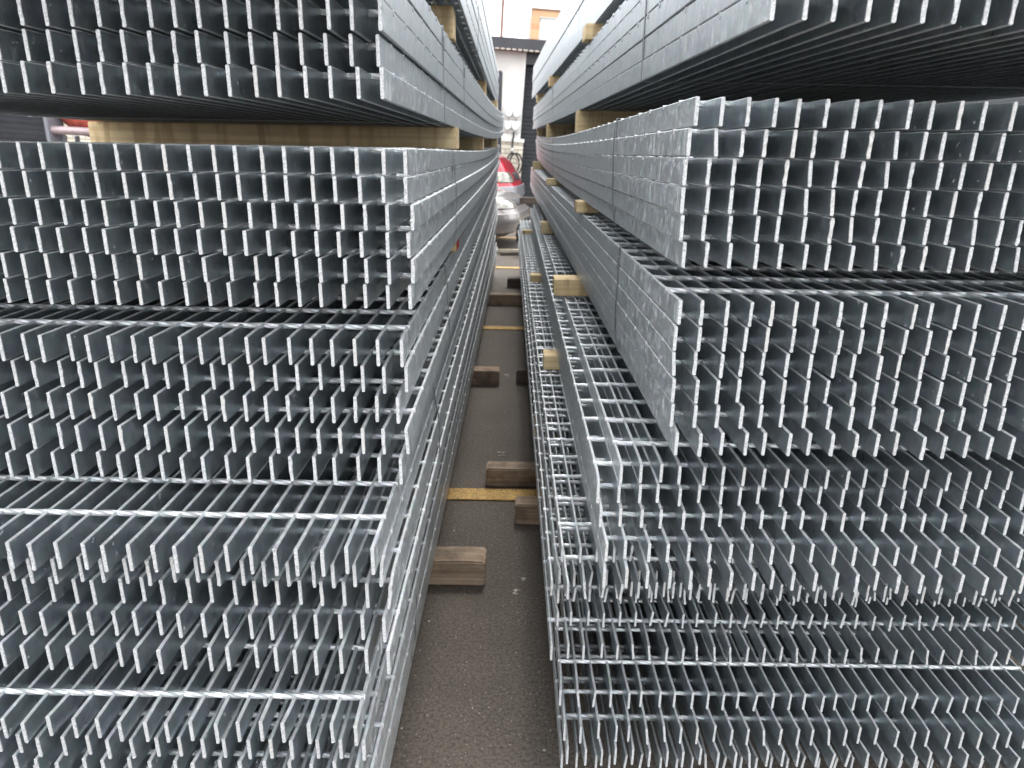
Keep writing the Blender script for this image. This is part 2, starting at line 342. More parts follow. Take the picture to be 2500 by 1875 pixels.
def bundle(side, where, rows, h, hb_pitch, L, xr, nb=31, th=0.0049, slope=0.0, sag=0.0, kick=0.0, seed=1, group=None, oh0=None):
    """rows: list from the top down of (x of the outer bar, y of the front end); h: height (rel. lens) of the top face at the front;
    xr: yaw in radians of the whole pile"""
    b = Bundle(); b.hb = hb_pitch - 0.0020; b.th = th; b.L = L; b.slope = slope; b.sag = sag; b.kick = kick
    b.rz = xr; b.side = side; b.top = h; b.rows = rows; b.pitch = hb_pitch; b.n = len(rows)
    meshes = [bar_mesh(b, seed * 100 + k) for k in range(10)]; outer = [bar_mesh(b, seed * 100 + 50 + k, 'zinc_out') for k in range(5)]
    rnd = random.Random(seed)
    for i, (X, Y) in enumerate(rows):
        z = H + h - hb_pitch * (i + 1)
        nm = ORD[i] if i < len(rows) - 1 or len(rows) == 1 else 'bottom'
        lab = '%s grating sheet of %s' % (nm, where)
        p = empty('grating_panel', (X, Y, z), xr + rnd.uniform(-0.0006, 0.0006), lab, 'steel grating', group)
        sgn = 1 if side == 'R' else -1
        for k in range(nb):
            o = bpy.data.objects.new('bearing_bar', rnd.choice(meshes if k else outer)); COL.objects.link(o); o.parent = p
            o.location = (sgn * (k * PITCH + 0.0024) + (rnd.gauss(0, 0.0011) if k else 0), rnd.gauss(0, 0.0028), 0)
        oh = rnd.uniform(0.078, 0.095)
        if oh0 and i == 0: oh = oh0
        k = 0; y = oh
        while y < L - 0.04 and k < 62:
            o = bpy.data.objects.new('cross_rod', rod_mesh(nb, rnd.randrange(5))); COL.objects.link(o); o.parent = p
            o.location = (sgn * 0.0024 if sgn > 0 else -0.0024 - (nb - 1) * PITCH, y + rnd.uniform(-0.001, 0.001), b.hb - 0.0030 + curve_z(y, b))
            y += 0.1; k += 1
    return b
j = lambda a: random.uniform(-a, a)
# --- left pile, from the top
LU = bundle('L', 'the highest left bundle, against the sky', [(-0.118, 0.70), (-0.121, 0.72), (-0.120, 0.71), (-0.118, 0.73), (-0.122, 0.72), (-0.12, 0.7)],
            0.545, 0.041, 6.0, 0.0095, nb=29, slope=0.004, sag=0.012, kick=0.02, seed=1, group='grating sheets on the left pile')
LA = bundle('L', 'the left bundle lying on the long pine batten', [(-0.160, 0.90), (-0.162, 0.905), (-0.160, 0.915), (-0.166, 0.925), (-0.160, 0.905)],
            0.236, 0.0372, 6.0, -0.0052, nb=30, slope=0.001, sag=0.022, kick=0.045, seed=2, group='grating sheets on the left pile')
LC = bundle('L', 'the left bundle right under the long pine batten', [(-0.137, 0.928), (-0.137, 0.930), (-0.131, 0.930), (-0.135, 0.925), (-0.132, 0.930), (-0.136, 0.932)],
            -0.003, 0.0345, 6.0, 0.0052, nb=31, slope=0.0, sag=0.020, kick=0.014, seed=3, group='grating sheets on the left pile')
LD = bundle('L', 'the five-sheet left bundle at mid height', [(-0.152, 0.922), (-0.147, 0.930), (-0.157, 0.915), (-0.144, 0.900), (-0.152, 0.892)],
            -0.248, 0.0402, 6.0, 0.0050, nb=31, slope=0.004, sag=0.012, kick=0.0, seed=4, group='grating sheets on the left pile')
LE = bundle('L', 'the left bundle that juts nearest the camera, low down', [(-0.168, 0.760), (-0.166, 0.792), (-0.158, 0.806), (-0.163, 0.790), (-0.157, 0.774)],
            -0.470, 0.0402, 6.0, 0.0030, nb=31, slope=0.002, sag=0.008, kick=0.0, seed=5, group='grating sheets on the left pile')
LF = bundle('L', 'the left bundle cut by the bottom picture edge', [(-0.192, 0.716), (-0.185, 0.724), (-0.194, 0.720), (-0.181, 0.735), (-0.190, 0.72)],
            -0.700, 0.0335, 6.0, 0.0008, nb=31, slope=0.001, sag=0.004, kick=0.0, seed=6, oh0=0.052, group='grating sheets on the left pile')
LG = bundle('L', 'the left bundle resting on the ground blocks', [(-0.211, 0.80), (-0.203, 0.81), (-0.214, 0.80), (-0.208, 0.82), (-0.224, 0.80), (-0.218, 0.80)],
            -0.868, 0.0385, 6.0, -0.0045, nb=31, slope=0.0, sag=0.002, kick=0.0, seed=7, group='grating sheets on the left pile')
# --- right pile
RU = bundle('R', 'the deep-barred bundle topping the right pile', [(0.272, 0.62), (0.270, 0.60), (0.272, 0.63), (0.268, 0.61)],
            0.605, 0.065, 6.2, 0.0235, nb=29, slope=0.009, sag=0.012, kick=0.0, seed=11, group='grating sheets on the right pile')
RA = bundle('R', 'the jutting right bundle whose underside shows', [(0.244, 0.70), (0.244, 0.72), (0.243, 0.74), (0.245, 0.75), (0.244, 0.772)],
            0.306, 0.0372, 6.1, 0.0175, nb=30, slope=0.004, sag=0.010, kick=0.0, seed=12, group='grating sheets on the right pile')
RC = bundle('R', 'the right bundle facing the camera at eye height', [(0.199, 0.862), (0.196, 0.868), (0.197, 0.882), (0.198, 0.888), (0.201, 0.888), (0.206, 0.888)],
            0.058, 0.0332, 6.0, 0.0045, nb=31, slope=0.003, sag=0.024, kick=0.02, seed=13, group='grating sheets on the right pile')
RD = bundle('R', 'the right bundle with the black corner strap', [(0.211, 0.902), (0.211, 0.900), (0.211, 0.900), (0.210, 0.895), (0.212, 0.890), (0.220, 0.880)],
            -0.183, 0.0348, 6.0, 0.0140, nb=31, slope=0.0, sag=0.006, kick=0.0, seed=14, group='grating sheets on the right pile')
RE = bundle('R', 'the unevenly pushed bundle below the corner-strapped one', [(0.160, 0.950), (0.130, 0.952), (0.132, 0.938), (0.136, 0.898), (0.136, 0.878)],
            -0.440, 0.0325, 5.4, 0.0020, nb=31, th=0.0047, slope=-0.006, sag=0.004, kick=0.0, seed=15, group='grating sheets on the right pile')
RF = bundle('R', 'the thin-barred right bundle at the aisle', [(0.088, 1.08), (0.094, 1.02), (0.084, 1.11), (0.075, 1.123), (0.090, 1.155), (0.085, 1.127), (0.076, 1.074)],
            -0.655, 0.0340, 5.8, 0.0095, nb=31, th=0.0043, slope=-0.001, sag=0.003, kick=0.0, seed=16, group='grating sheets on the right pile')
RG = bundle('R', 'the lowest right bundle, on the ground blocks', [(0.098, 1.063), (0.102, 1.019), (0.108, 1.006), (0.100, 1.03)],
            -0.951, 0.0385, 6.0, 0.0035, nb=31, th=0.0043, slope=0.0, sag=0.0, kick=0.0, seed=17, group='grating sheets on the right pile')

# ------------------------------------------------------------------ strapping bands
def edge_x(b, y, i=0):
    X, Y = b.rows[i]
    return X - math.sin(b.rz) * (y - Y)
def strap(b, y, label, depth=0.9, wd=0.010):
    sgn = 1 if b.side == 'R' else -1
    zo = curve_z(y - b.rows[0][1], b)
    zt = H + b.top + zo; zb = zt - b.pitch * b.n
    xs = [edge_x(b, y, i) - sgn * 0.0012 for i in range(b.n)]
    xi = xs[0] + sgn * (depth + 0.002); th = 0.0009; r = 0.003
    def corner(cx_, cz, a0):
        return [(cx_ + (math.cos(R(a0 + k * 30)) * r if sgn > 0 else -math.cos(R(a0 + k * 30)) * r), cz + math.sin(R(a0 + k * 30)) * r) for k in range(4)]
    cs = corner(xs[0] + sgn * r, zt + 0.003 - r, 90)
    for i in range(1, b.n):
        if sgn * (xs[i] - xs[i - 1]) > 0: cs.append((xs[i - 1], zt - i * b.pitch))
        else: cs.append((xs[i], zt - i * b.pitch))
    cs += corner(xs[-1] + sgn * r, zb - 0.0012 + r, 180) + corner(xi - sgn * r, zb - 0.0012 + r, 270) + corner(xi - sgn * r, zt + 0.003 - r, 0)
    bm = bmesh.new(); n = len(cs); mx_ = sum(c_[0] for c_ in cs) / n; mz = sum(c_[1] for c_ in cs) / n
    rings = []
    for (x, z) in cs:
        ix = x + (th if x < mx_ else -th); iz = z + (th if z < zb + 0.004 else (-th if z > zt - 0.004 else 0))
        rings.append([bm.verts.new(p_) for p_ in ((x, y - wd / 2, z), (x, y + wd / 2, z), (ix, y + wd / 2, iz), (ix, y - wd / 2, iz))])
    for i in range(n):
        a = rings[i]; c_ = rings[(i + 1) % n]
        for k in range(4): bm.faces.new((a[k], a[(k + 1) % 4], c_[(k + 1) % 4], c_[k]))
    o = done('strapping_band', bm, M['strap']); tag(o, label, 'strap', 'steel straps round the bundles')
    zc_ = zt - b.pitch * 0.55 - 0.012
    bm = bmesh.new(); bm_box(bm, (xs[0] - sgn * 0.0008, y, zc_), (0.0026, wd + 0.004, 0.026), 0.0006); done('crimped_seal', bm, M['strap'], o)
for b_, y_, l_ in (
    (LU, 2.6, 'thin dark steel strap round the upper left bundle against the sky'),
    (LA, 1.60, 'near steel strap round the left bundle that lies on the long pine batten'),
    (LA, 2.15, 'farther steel strap round the left bundle that lies on the long pine batten'),
    (LC, 1.62, 'steel strap round the left bundle right under the long pine batten'),
    (LD, 1.55, 'steel strap round the five-sheet left bundle at mid height'),
    (LE, 1.42, 'steel strap round the low left bundle that juts nearest the camera'),
    (LG, 1.30, 'black steel strap down the lowest left bundle beside the ground block'),
    (RU, 2.9, 'thin strap round the topmost right bundle against the sky'),
    (RA, 1.455, 'broad dark strap round the jutting upper right bundle, nearest of two'),
    (RA, 4.1, 'thin far strap round the jutting upper right bundle'),
    (RC, 1.50, 'near steel strap down the eye-height right bundle'),
    (RC, 3.9, 'far steel strap down the eye-height right bundle'),
    (RD, 1.40, 'black strap bent over the corner of the mid-height right bundle')):
    strap(b_, y_, l_, 0.88)

# ------------------------------------------------------------------ timber battens between the bundles
def top_at(b, y): return H + b.top + curve_z(y - b.rows[0][1], b)
def bot_at(b, y): return top_at(b, y) - b.pitch * b.n
def batten(under, over, y, x_end, label, length=0.95, dp=0.09, m='pine', end_mark=False, bev=0.002, hfix=None, up=None):
    z0 = top_at(under, y) + 0.0016 if under else 0.0
    z1 = bot_at(over, y) - 0.001 if over else z0 + 0.05
    if hfix: z1 = z0 + hfix
    sgn = 1 if (over or under).side == 'R' else -1
    bm = bmesh.new(); hh = z1 - z0
    bm_box(bm, (sgn * length / 2, dp / 2, hh / 2), (length, dp, hh), bev)
    # saw-rough wander of the long faces
    bmesh.ops.subdivide_edges(bm, edges=[e for e in bm.edges if abs(e.verts[0].co.x - e.verts[1].co.x) > length * 0.8], cuts=14)
    for v_ in bm.verts:
        nz = noise.noise(Vector((v_.co.x * 5 + y * 9, v_.co.y * 20, v_.co.z * 20)))
        v_.co.y += nz * 0.0016
    o = done('timber_batten', bm, M[m]); o.location = (x_end, y, z0); o.rotation_euler = (0, 0, (over or under).rz)
    tag(o, label, 'timber batten', 'timber battens between the bundles')
    if end_mark:
        bm = bmesh.new(); bm_box(bm, (-sgn * 0.0006, dp / 2, hh / 2), (0.0012, dp * 0.9, hh * 0.9), 0)
        done('painted_end', bm, M['redend'], o)
    return o
batten(LC, LA, 1.83, -0.150, 'long pine batten with saw marks between the two upper left bundles', 0.90)
batten(LC, LA, 3.25, -0.150, 'middle pine batten in the shaded gap under the upper left bundle')
batten(LC, LA, 5.2, -0.142, 'farthest pine batten in the shaded gap under the upper left bundle')
batten(LA, LU, 1.78, -0.150, 'nearest short pine batten carrying the upper left bundle', 0.9, 0.075)
batten(LA, LU, 3.75, -0.160, 'small far pine batten under the upper left bundle, second back', 0.9)
batten(LA, LU, 5.7, -0.158, 'farthest tiny pine batten under the upper left bundle by the meters')
batten(LD, LC, 1.75, -0.1455, 'red-ended batten in the thin gap above the five-sheet left bundle', 0.93, end_mark=True)
batten(LD, LC, 4.4, -0.165, 'far batten in the thin gap above the five-sheet left bundle', 0.93)
batten(LE, LD, 2.4, -0.17, 'thin batten above the left bundle that juts nearest', 0.93, hfix=0.018)
batten(RA, RU, 2.35, 0.198, 'nearest pine batten under the topmost right bundle, near the top edge', 0.9)
batten(RA, RU, 4.2, 0.168, 'middle pine batten under the topmost right bundle', 0.9)
batten(RA, RU, 6.0, 0.145, 'farthest pine batten under the topmost right bundle', 0.9)
batten(RC, RA, 2.60, 0.205, 'knotty pine batten under the jutting right bundle', 0.9)
batten(RC, RA, 4.45, 0.172, 'red-edged pine batten second back under the jutting right bundle', 0.9, end_mark=False)
batten(RC, RA, 6.1, 0.160, 'farthest pine batten under the jutting right bundle by the shutter', 0.9)
batten(RD, RC, 2.15, 0.178, 'nearest pine batten under the eye-height right bundle', 0.9)
batten(RD, RC, 3.75, 0.150, 'middle pine batten under the eye-height right bundle', 0.9)
batten(RD, RC, 6.2, 0.131, 'farthest pine batten under the eye-height right bundle near the cars', 0.9)
batten(RE, RD, 2.22, 0.124, 'cracked broad-ended pine batten under the strapped right bundle', 0.95)
batten(RE, RD, 4.0, 0.139, 'small far pine batten under the strapped right bundle', 0.9)
batten(RF, RE, 2.10, 0.093, 'near pine batten standing on the thin-barred mesh', 0.95, 0.08)
batten(RF, RE, 3.6, 0.078, 'middle pine batten standing on the thin-barred mesh', 0.95, 0.08)
batten(RF, RE, 5.7, 0.050, 'farthest pine batten lying on the end of the thin-barred mesh', 0.95, 0.08)
batten(RG, RF, 2.25, 0.070, 'red-marked batten end low on the aisle side of the right pile', 0.95, 0.06, end_mark=True)
batten(RG, RF, 3.83, 0.055, 'pale batten end low on the aisle side, second back', 0.95, 0.06)
batten(RG, RF, 5.9, 0.050, 'pale batten end low on the aisle side, farthest back', 0.95, 0.06)

# ------------------------------------------------------------------ weathered blocks on the asphalt
def block(x0, y, length, dp, hh, m, label, rz=0.0, bev=0.005, name='timber_block', cat='timber block'):
    bm = bmesh.new(); bm_box(bm, (length / 2, dp / 2, hh / 2), (length, dp, hh), bev)
    bmesh.ops.subdivide_edges(bm, edges=[e for e in bm.edges if abs(e.verts[0].co.x - e.verts[1].co.x) > length * 0.8], cuts=16)
    for v_ in bm.verts:
        k_ = Vector((v_.co.x * 11 + y, v_.co.y * 25, v_.co.z * 25)); v_.co.y += noise.noise(k_) * 0.003
        if v_.co.z > 0.01: v_.co.z += noise.noise(k_ + Vector((9, 3, 1))) * 0.0022
    o = done(name, bm, M[m]); o.location = (x0, y, 0.0005); o.rotation_euler = (0, 0, rz)
    return tag(o, label, cat, 'old timbers on the asphalt')
GB = H - 0.868 - 0.0385 * 6; GR = H - 0.951 - 0.0385 * 4
block(-0.75, 1.715, 0.68, 0.085, 0.078, 'oldwood', 'nearest weathered grey-brown block sticking out under the left pile')
block(-0.093, 2.33, 0.75, 0.075, 0.072, 'oldwood', 'brown block sticking out far into the aisle behind the yellow line')
block(0.013, 2.06, 0.70, 0.070, 0.074, 'oldwood', 'short brown block just in front of the near yellow line, right side')
block(-0.80, 3.48, 0.726, 0.09, 0.078, 'oldwood', 'small old block under the left pile, second back')
block(0.014, 3.51, 0.7, 0.09, 0.074, 'darkwood', 'small dark block under the right pile, second back')
block(-0.55, 5.43, 1.2, 0.10, 0.085, 'oldwood', 'long brown timber lying right across the aisle between the piles', -0.01)
block(-0.070, 6.15, 0.7, 0.08, 0.08, 'darkwood', 'dark timber block end beyond the long crossing timber')
block(-0.20, 5.80, 0.12, 0.05, 0.018, 'oldwood', 'thin offcut lying behind the long crossing timber', 0.05)
block(-0.35, 8.35, 0.46, 0.07, 0.03, 'ply', 'pale plank on the ground just in front of the silver car', -0.03)
block(-0.16, 8.05, 0.22, 0.10, 0.035, 'darkwood', 'dark scrap board on the ground in front of the pale plank', 0.25, name='scrap_board')
block(0.06, 7.7, 1.3, 0.08, 0.07, 'darkwood', 'long dark beam end held up beside the silver car', 0.0)
bpy.context.view_layer.update()
o = [x for x in COL.objects if x.get('label', '').startswith('long dark beam')][0]; o.location.z = 0.562; o.location.y = 8.2; o.location.x = 0.035
o['label'] = 'dark beam lying on a trestle beside the silver car'
tr = empty('trestle', (0.60, 8.2, 0), 0, 'dark low trestle under the beam to the right of the silver car', 'trestle')
for sx in (-0.35, 0.45):
    for sy in (-0.16, 0.16):
        bm = bmesh.new(); bm_tube(bm, [(sx, sy, 0.0), (sx, 0.04 + sy * 0.2, 0.53)], 0.022, 8); done('leg', bm, M['hose'], tr)
box('top_rail', (0.05, 0.04, 0.543), (1.0, 0.07, 0.032), M['darkwood'], tr)

ty = empty('old_tyre', (0.22, 8.1, 0), 0, 'old black tyre standing under the dark beam right of the silver car', 'tyre')
bm = bmesh.new(); bm_tube(bm, [(0.17 * math.cos(R(a)), 0.0, 0.23 + 0.17 * math.sin(R(a))) for a in range(0, 361, 15)], 0.06, 12); done('tyre_ring', bm, M['tyre'], ty, True)
bm = bmesh.new(); bm_cyl(bm, (0, -0.04, 0.23), (0, 0.03, 0.23), 0.13, 0.125, 24); done('wheel_disc', bm, M['greypaint'], ty)
# stones, chips and bird splashes
bm = bmesh.new(); rs = random.Random(3)
for k in range(900):
    y = 0.9 + rs.random() ** 1.7 * 6; x = rs.uniform(-0.32, 0.2); s = rs.uniform(0.0005, 0.0016) * (1 if rs.random() < 0.97 else 2.0)
    r_ = bmesh.ops.create_icosphere(bm, subdivisions=1, radius=s)
    bmesh.ops.transform(bm, matrix=Matrix.Translation((x, y, s * 0.3)) @ Matrix.Diagonal((rs.uniform(0.7, 1.5), rs.uniform(0.7, 1.5), 0.6, 1)), verts=r_['verts'])
tag(done('gravel_chips', bm, M['stone']), 'tiny pale stone chips scattered on the asphalt of the aisle', 'gravel', kind='stuff')
def splat(x, y, s, label, sd_):
    rs = random.Random(sd_); bm = bmesh.new()
    for k in range(7):
        cx_ = x + rs.uniform(-1, 1) * s; cy_ = y + rs.uniform(-1, 1) * s * 1.5; rr = s * rs.uniform(0.2, 0.6)
        vs = [bm.verts.new((cx_ + math.cos(a / 12 * 6.283) * rr * rs.uniform(0.6, 1.25), cy_ + math.sin(a / 12 * 6.283) * rr * rs.uniform(0.6, 1.25), 0.0022 + k * 0.0003)) for a in range(12)]
        f_ = bm.faces.new(vs)
        ex = bmesh.ops.extrude_face_region(bm, geom=[f_]); bmesh.ops.translate(bm, verts=[v_ for v_ in ex['geom'] if isinstance(v_, bmesh.types.BMVert)], vec=(0, 0, -0.0018))
    tag(done('bird_dropping', bm, M['poo']), label, 'bird dropping', 'pale splashes on the asphalt')
splat(0.042, 1.75, 0.008, 'upper pale splash on the asphalt right of the nearest left block', 1)
splat(0.020, 1.69, 0.008, 'lower pale splash on the asphalt right of the nearest left block', 2)
splat(-0.045, 2.62, 0.011, 'single pale splash between the second block pair and the brown block', 4)
splat(-0.04, 3.66, 0.012, 'small pale splash beside the second left block', 5)

# added dark block beyond the right stack, shutting sky light out of the gap
bm = bmesh.new(); bmesh.ops.create_cube(bm, size=1.0); bmesh.ops.subdivide_edges(bm, edges=bm.edges[:], cuts=14, use_grid_fill=True)
for v_ in bm.verts:
    v_.co = Vector((1.95 + v_.co.x * 1.1, 3.9 + v_.co.y * 5.4, 0.68 + v_.co.z * 1.36)); n_ = noise.noise(v_.co * 2.3) * 0.05 + noise.noise(v_.co * 6) * 0.02
    if v_.co.z > 0.02: v_.co += Vector((n_, n_, n_ * 0.6))
tag(done('added_gap_blocker', bm, M['charcoal'], None, True), 'added dark block closing the bright gap beyond the right stack', 'added blocker')

# ------------------------------------------------------------------ building behind
TILT = 3.3
bld = empty('workshop_building', (0, 14.6, 0), 0, 'low workshop with charcoal fascia, white wall and black roller shutters', 'building')
bld.rotation_euler = (0, R(TILT), 0)
def bbox(name, x0, x1, y0, y1, z0, z1, m, parent=bld, bev=0.0):
    return box(name, ((x0 + x1) / 2, (y0 + y1) / 2, (z0 + z1) / 2), (x1 - x0, y1 - y0, z1 - z0), M[m], parent, bev)
bbox('wall', -8.85, -0.06, 0.0, 0.25, 1.31, 2.85, 'white_wall')
bbox('wall', 3.45, 9.0, 0.0, 0.25, 0.0, 2.85, 'white_wall')
bbox('brick_base', -8.85, 0.04, -0.06, 0.24, -0.6, 1.24, 'wbrick')
bbox('sill', -8.85, 0.055, -0.10, 0.24, 1.243, 1.308, 'white_wall')
bbox('corner_trim', -0.09, -0.025, -0.03, 0.22, 1.311, 2.85, 'white_wall')
bbox('shutter_header', -0.02, 3.45, -0.04, 0.2, 2.64, 2.86, 'charcoal')
def shutter(x0, x1, z0, z1, pitch=0.075):
    bm = bmesh.new(); n = int((z1 - z0) / pitch); prev = None
    for k in range(n * 4 + 1):
        z = z0 + k * pitch / 4; y = 0.06 - 0.016 * abs(math.sin(math.pi * k / 4)) ** 0.7
        cur = (bm.verts.new((x0, y, z)), bm.verts.new((x1, y, z)))
        if prev: bm.faces.new((prev[0], prev[1], cur[1], cur[0]))
        prev = cur
    g_ = bmesh.ops.solidify(bm, geom=bm.faces[:], thickness=0.01)
    return done('roller_shutter', bm, M['shutter'], bld, True)
shutter(-0.02, 3.45, -0.3, 2.64); shutter(-15.5, -9.17, -0.6, 2.85, 0.1)
bbox('brick_pier', -9.16, -8.853, -0.12, 0.3, -0.8, 2.85, 'wbrick')
bbox('roof_slab', -16, 9.3, -0.25, 8.0, 2.90, 2.99, 'charcoal')
bbox('fascia', -16, 9.3, -0.30, -0.253, 2.863, 3.04, 'charcoal')
bm = bmesh.new()
for k in range(240): bm_box(bm, (-15.9 + k * 0.105, -0.28, 2.845), (0.088, 0.05, 0.03), 0.008)
done('roof_sheet_edge', bm, M['gutter'], bld)
bbox('back_wall', -16, 9, 7.7, 7.9, -0.6, 2.89, 'white_wall')
# meters
for zz, (xa, xb) in ((1.528, (-0.26, -0.118)), (1.762, (-0.257, -0.11))):
    mb = bbox('meter_panel', xa - 0.13, xb + 0.085, -0.05, -0.002, zz - 0.112, zz + 0.112, 'meterbox', bld, 0.006)
    for xm in (xa, xb):
        bm = bmesh.new(); bm_cyl(bm, (xm - 0.02, -0.052, zz), (xm - 0.02, -0.13, zz), 0.068, 0.064, 24)
        q = done('meter_dome', bm, M['meter'], mb, False)
        bbox('meter_label', xm - 0.055, xm + 0.015, -0.1325, -0.1305, zz - 0.012, zz - 0.004, 'green', mb)
        bm = bmesh.new(); bm_tube(bm, [(xm - 0.02, -0.055, zz - 0.09), (xm - 0.02, -0.055, zz - 0.13)], 0.012); done('meter_seal', bm, M['pinkpaint'], mb)
bm = bmesh.new(); bm_tube(bm, [(-0.16, -0.05, 1.42), (-0.16, -0.06, 1.34), (-0.17, -0.13, 1.28), (-0.17, -0.14, 1.02)], 0.018); done('cable', bm, M['hose'], bld)
ho = empty('garden_hose', (-0.10, 14.38, 0.16), 0, 'black hose hung in a loop on the white brick base', 'hose')
bm = bmesh.new()
bm_tube(bm, [(0.135 * math.cos(R(a)) + (a / 6000), -0.02, 0.68 + 0.20 * math.sin(R(a))) for a in range(-60, 600, 15)], 0.015); done('hose_coil', bm, M['hose'], ho)
bm = bmesh.new(); bm_cyl(bm, (0, 0.2, 0.93), (0, -0.06, 0.95), 0.03); done('hose_hook', bm, M['meterbox'], ho)
dp_ = empty('downpipe', (-0.345, 14.25, 0), 0, 'dark grey round-topped post in front of the white wall', 'post')
bm = bmesh.new(); bm_tube(bm, [(0, 0, 0.0), (0, 0, 2.42), (0.002, 0, 2.46)], 0.046, 16); bm_cyl(bm, (0, 0, 2.46), (0, 0, 2.49), 0.046, 0.02)
done('post_tube', bm, M['charcoal'], dp_); box('foot_plate', (0, 0, 0.01), (0.16, 0.16, 0.02), M['charcoal'], dp_)
# gable house behind, roof unit, pole
hb_ = empty('gable_house', (0, 26, 0), 0, 'orange-brick upper storey rising above the charcoal roof', 'building'); hb_.rotation_euler = (0, R(3.3), 0)
box('wall', (1.9, 3, 2.5), (3.6, 6, 5.9), M['obrick'], hb_)
box('side_wall', (0.04, 3.2, 2.4), (0.11, 5.6, 5.8), M['white_wall'], hb_)
box('roof', (1.9, 3, 5.475), (3.66, 6.1, 0.045), M['brown'], hb_)
ac = empty('roof_unit', (0.585, 17.2, 2.94), 0, 'white box-shaped unit standing on the charcoal roof', 'roof unit'); ac.rotation_euler = (0, R(3.3), 0)
box('casing', (0, 0, 0.42), (0.36, 0.5, 0.84), M['white_wall'], ac, 0.01)
box('lid', (0.0, 0, 0.85), (0.40, 0.54, 0.02), M['meterbox'], ac)
box('side_duct', (0.25, 0.1, 0.55), (0.14, 0.3, 0.3), M['greypaint'], ac)
pl = empty('roof_pole', (-0.395, 16.4, 3.0), 0, 'brown pole standing up from the charcoal roof', 'pole'); pl.rotation_euler = (0, R(2.5), 0)
bm = bmesh.new(); bm_cyl(bm, (0, 0, 0.0), (0, 0, 3.6), 0.032, 0.03, 14); done('shaft', bm, M['brown'], pl)
bm = bmesh.new(); bm_cyl(bm, (0, 0, -0.02), (0, 0, 0.16), 0.045, 0.04, 14); done('collar', bm, M['white_wall'], pl)

# ------------------------------------------------------------------ machine seen through the gap at the left
mx_ = empty('cement_mixer', (-5.33, 8.9, 0.03), R(-4), 'rusty red drum on a grey frame with a faded tube, in the left gap', 'machine')
bm = bmesh.new()
prof = [(-0.42, 0.10), (-0.40, 0.22), (-0.2, 0.33), (0.0, 0.36), (0.18, 0.34), (0.36, 0.24), (0.46, 0.17)]
rings = []
for (x, r_) in prof: rings.append([bm.verts.new((x, math.cos(a / 24 * 6.283) * r_, math.sin(a / 24 * 6.283) * r_)) for a in range(24)])
for a_, b_ in zip(rings, rings[1:]):
    for k in range(24): bm.faces.new((a_[k], a_[(k + 1) % 24], b_[(k + 1) % 24], b_[k]))
bm.faces.new(rings[0])
dr = done('drum', bm, M['drum'], mx_, True); dr.location = (0.30, 0.1, 1.51); dr.rotation_euler = (0, R(20), 0)
bm = bmesh.new(); bm_cyl(bm, (-0.05, -0.25, 1.24), (0.9, -0.25, 1.21), 0.045, 0.045, 16); done('tube', bm, M['pinkpaint'], mx_, False)
box('bracket', (-0.03, -0.18, 1.26), (0.03, 0.28, 0.42), M['greypaint'], mx_, 0.004)
box('bracket', (-0.16, -0.1, 1.30), (0.05, 0.10, 0.34), M['greypaint'], mx_, 0.004)
box('motor', (0.22, -0.18, 1.0), (0.18, 0.16, 0.22), M['charcoal'], mx_, 0.02)
for sx in (-0.15, 0.75):
    for sy in (-0.25, 0.3):
        bm = bmesh.new(); bm_cyl(bm, (sx, sy, 0), (sx * 0.6 + 0.1, sy * 0.4, 1.18), 0.028); done('leg', bm, M['greypaint'], mx_)

# ------------------------------------------------------------------ cars
RED = [(0.17, 2.0, 2.0, 0.74), (0.26, 2.14, 2.1, 0.82), (0.42, 2.19, 2.16, 0.845), (0.56, 2.18, 2.15, 0.845), (0.58, 2.15, 2.1, 0.842), (0.68, 2.11, 2.06, 0.845), (0.78, 2.04, 2.04, 0.84),
       (0.87, 1.99, 2.02, 0.83), (0.96, 1.89, 2.0, 0.81), (1.03, 1.72, 1.98, 0.80), (1.08, 1.42, 1.96, 0.785), (1.12, 0.92, 1.9, 0.76)]
def interp(tbl, z):
    for (a, b_) in zip(tbl, tbl[1:]):
        if z <= b_[0]:
            t_ = (z - a[0]) / (b_[0] - a[0]); t_ = max(0, min(1, t_)); s_ = t_ * t_ * (3 - 2 * t_) * 0.35 + t_ * 0.65
            return [a[k] + (b_[k] - a[k]) * s_ for k in range(1, len(a))]
    return list(tbl[-1][1:])
# z : front reach, rear reach, half width
CAR = [(0.17, 2.02, 2.0, 0.74), (0.24, 2.14, 2.1, 0.82), (0.40, 2.18, 2.16, 0.845), (0.50, 2.17, 2.15, 0.845), (0.53, 2.155, 2.1, 0.842), (0.60, 2.12, 2.06, 0.845), (0.68, 2.02, 2.04, 0.84),
       (0.73, 1.86, 2.02, 0.83), (0.80, 1.52, 2.0, 0.81), (0.87, 1.15, 1.96, 0.785), (0.92, 0.92, 1.9, 0.76)]
GLS = [(0.90, 0.95, 1.75, 0.76), (1.10, 0.62, 1.50, 0.70), (1.32, 0.22, 1.12, 0.60)]
ROOF = [(1.31, 0.24, 1.14, 0.61), (1.37, 0.08, 0.98, 0.56), (1.40, -0.1, 0.75, 0.46), (1.41, -0.3, 0.4, 0.2)]
def outline(tbl, z, u, off=0.0, ex=4.8):
    fr, rr, hw = interp(tbl, z)
    c_, s_ = math.cos(u), math.sin(u)
    x = math.copysign(abs(c_) ** (2 / ex), c_) * ((fr if c_ > 0 else rr) + off); y = math.copysign(abs(s_) ** (2 / ex), s_) * (hw + off)
    return (x, y, z)
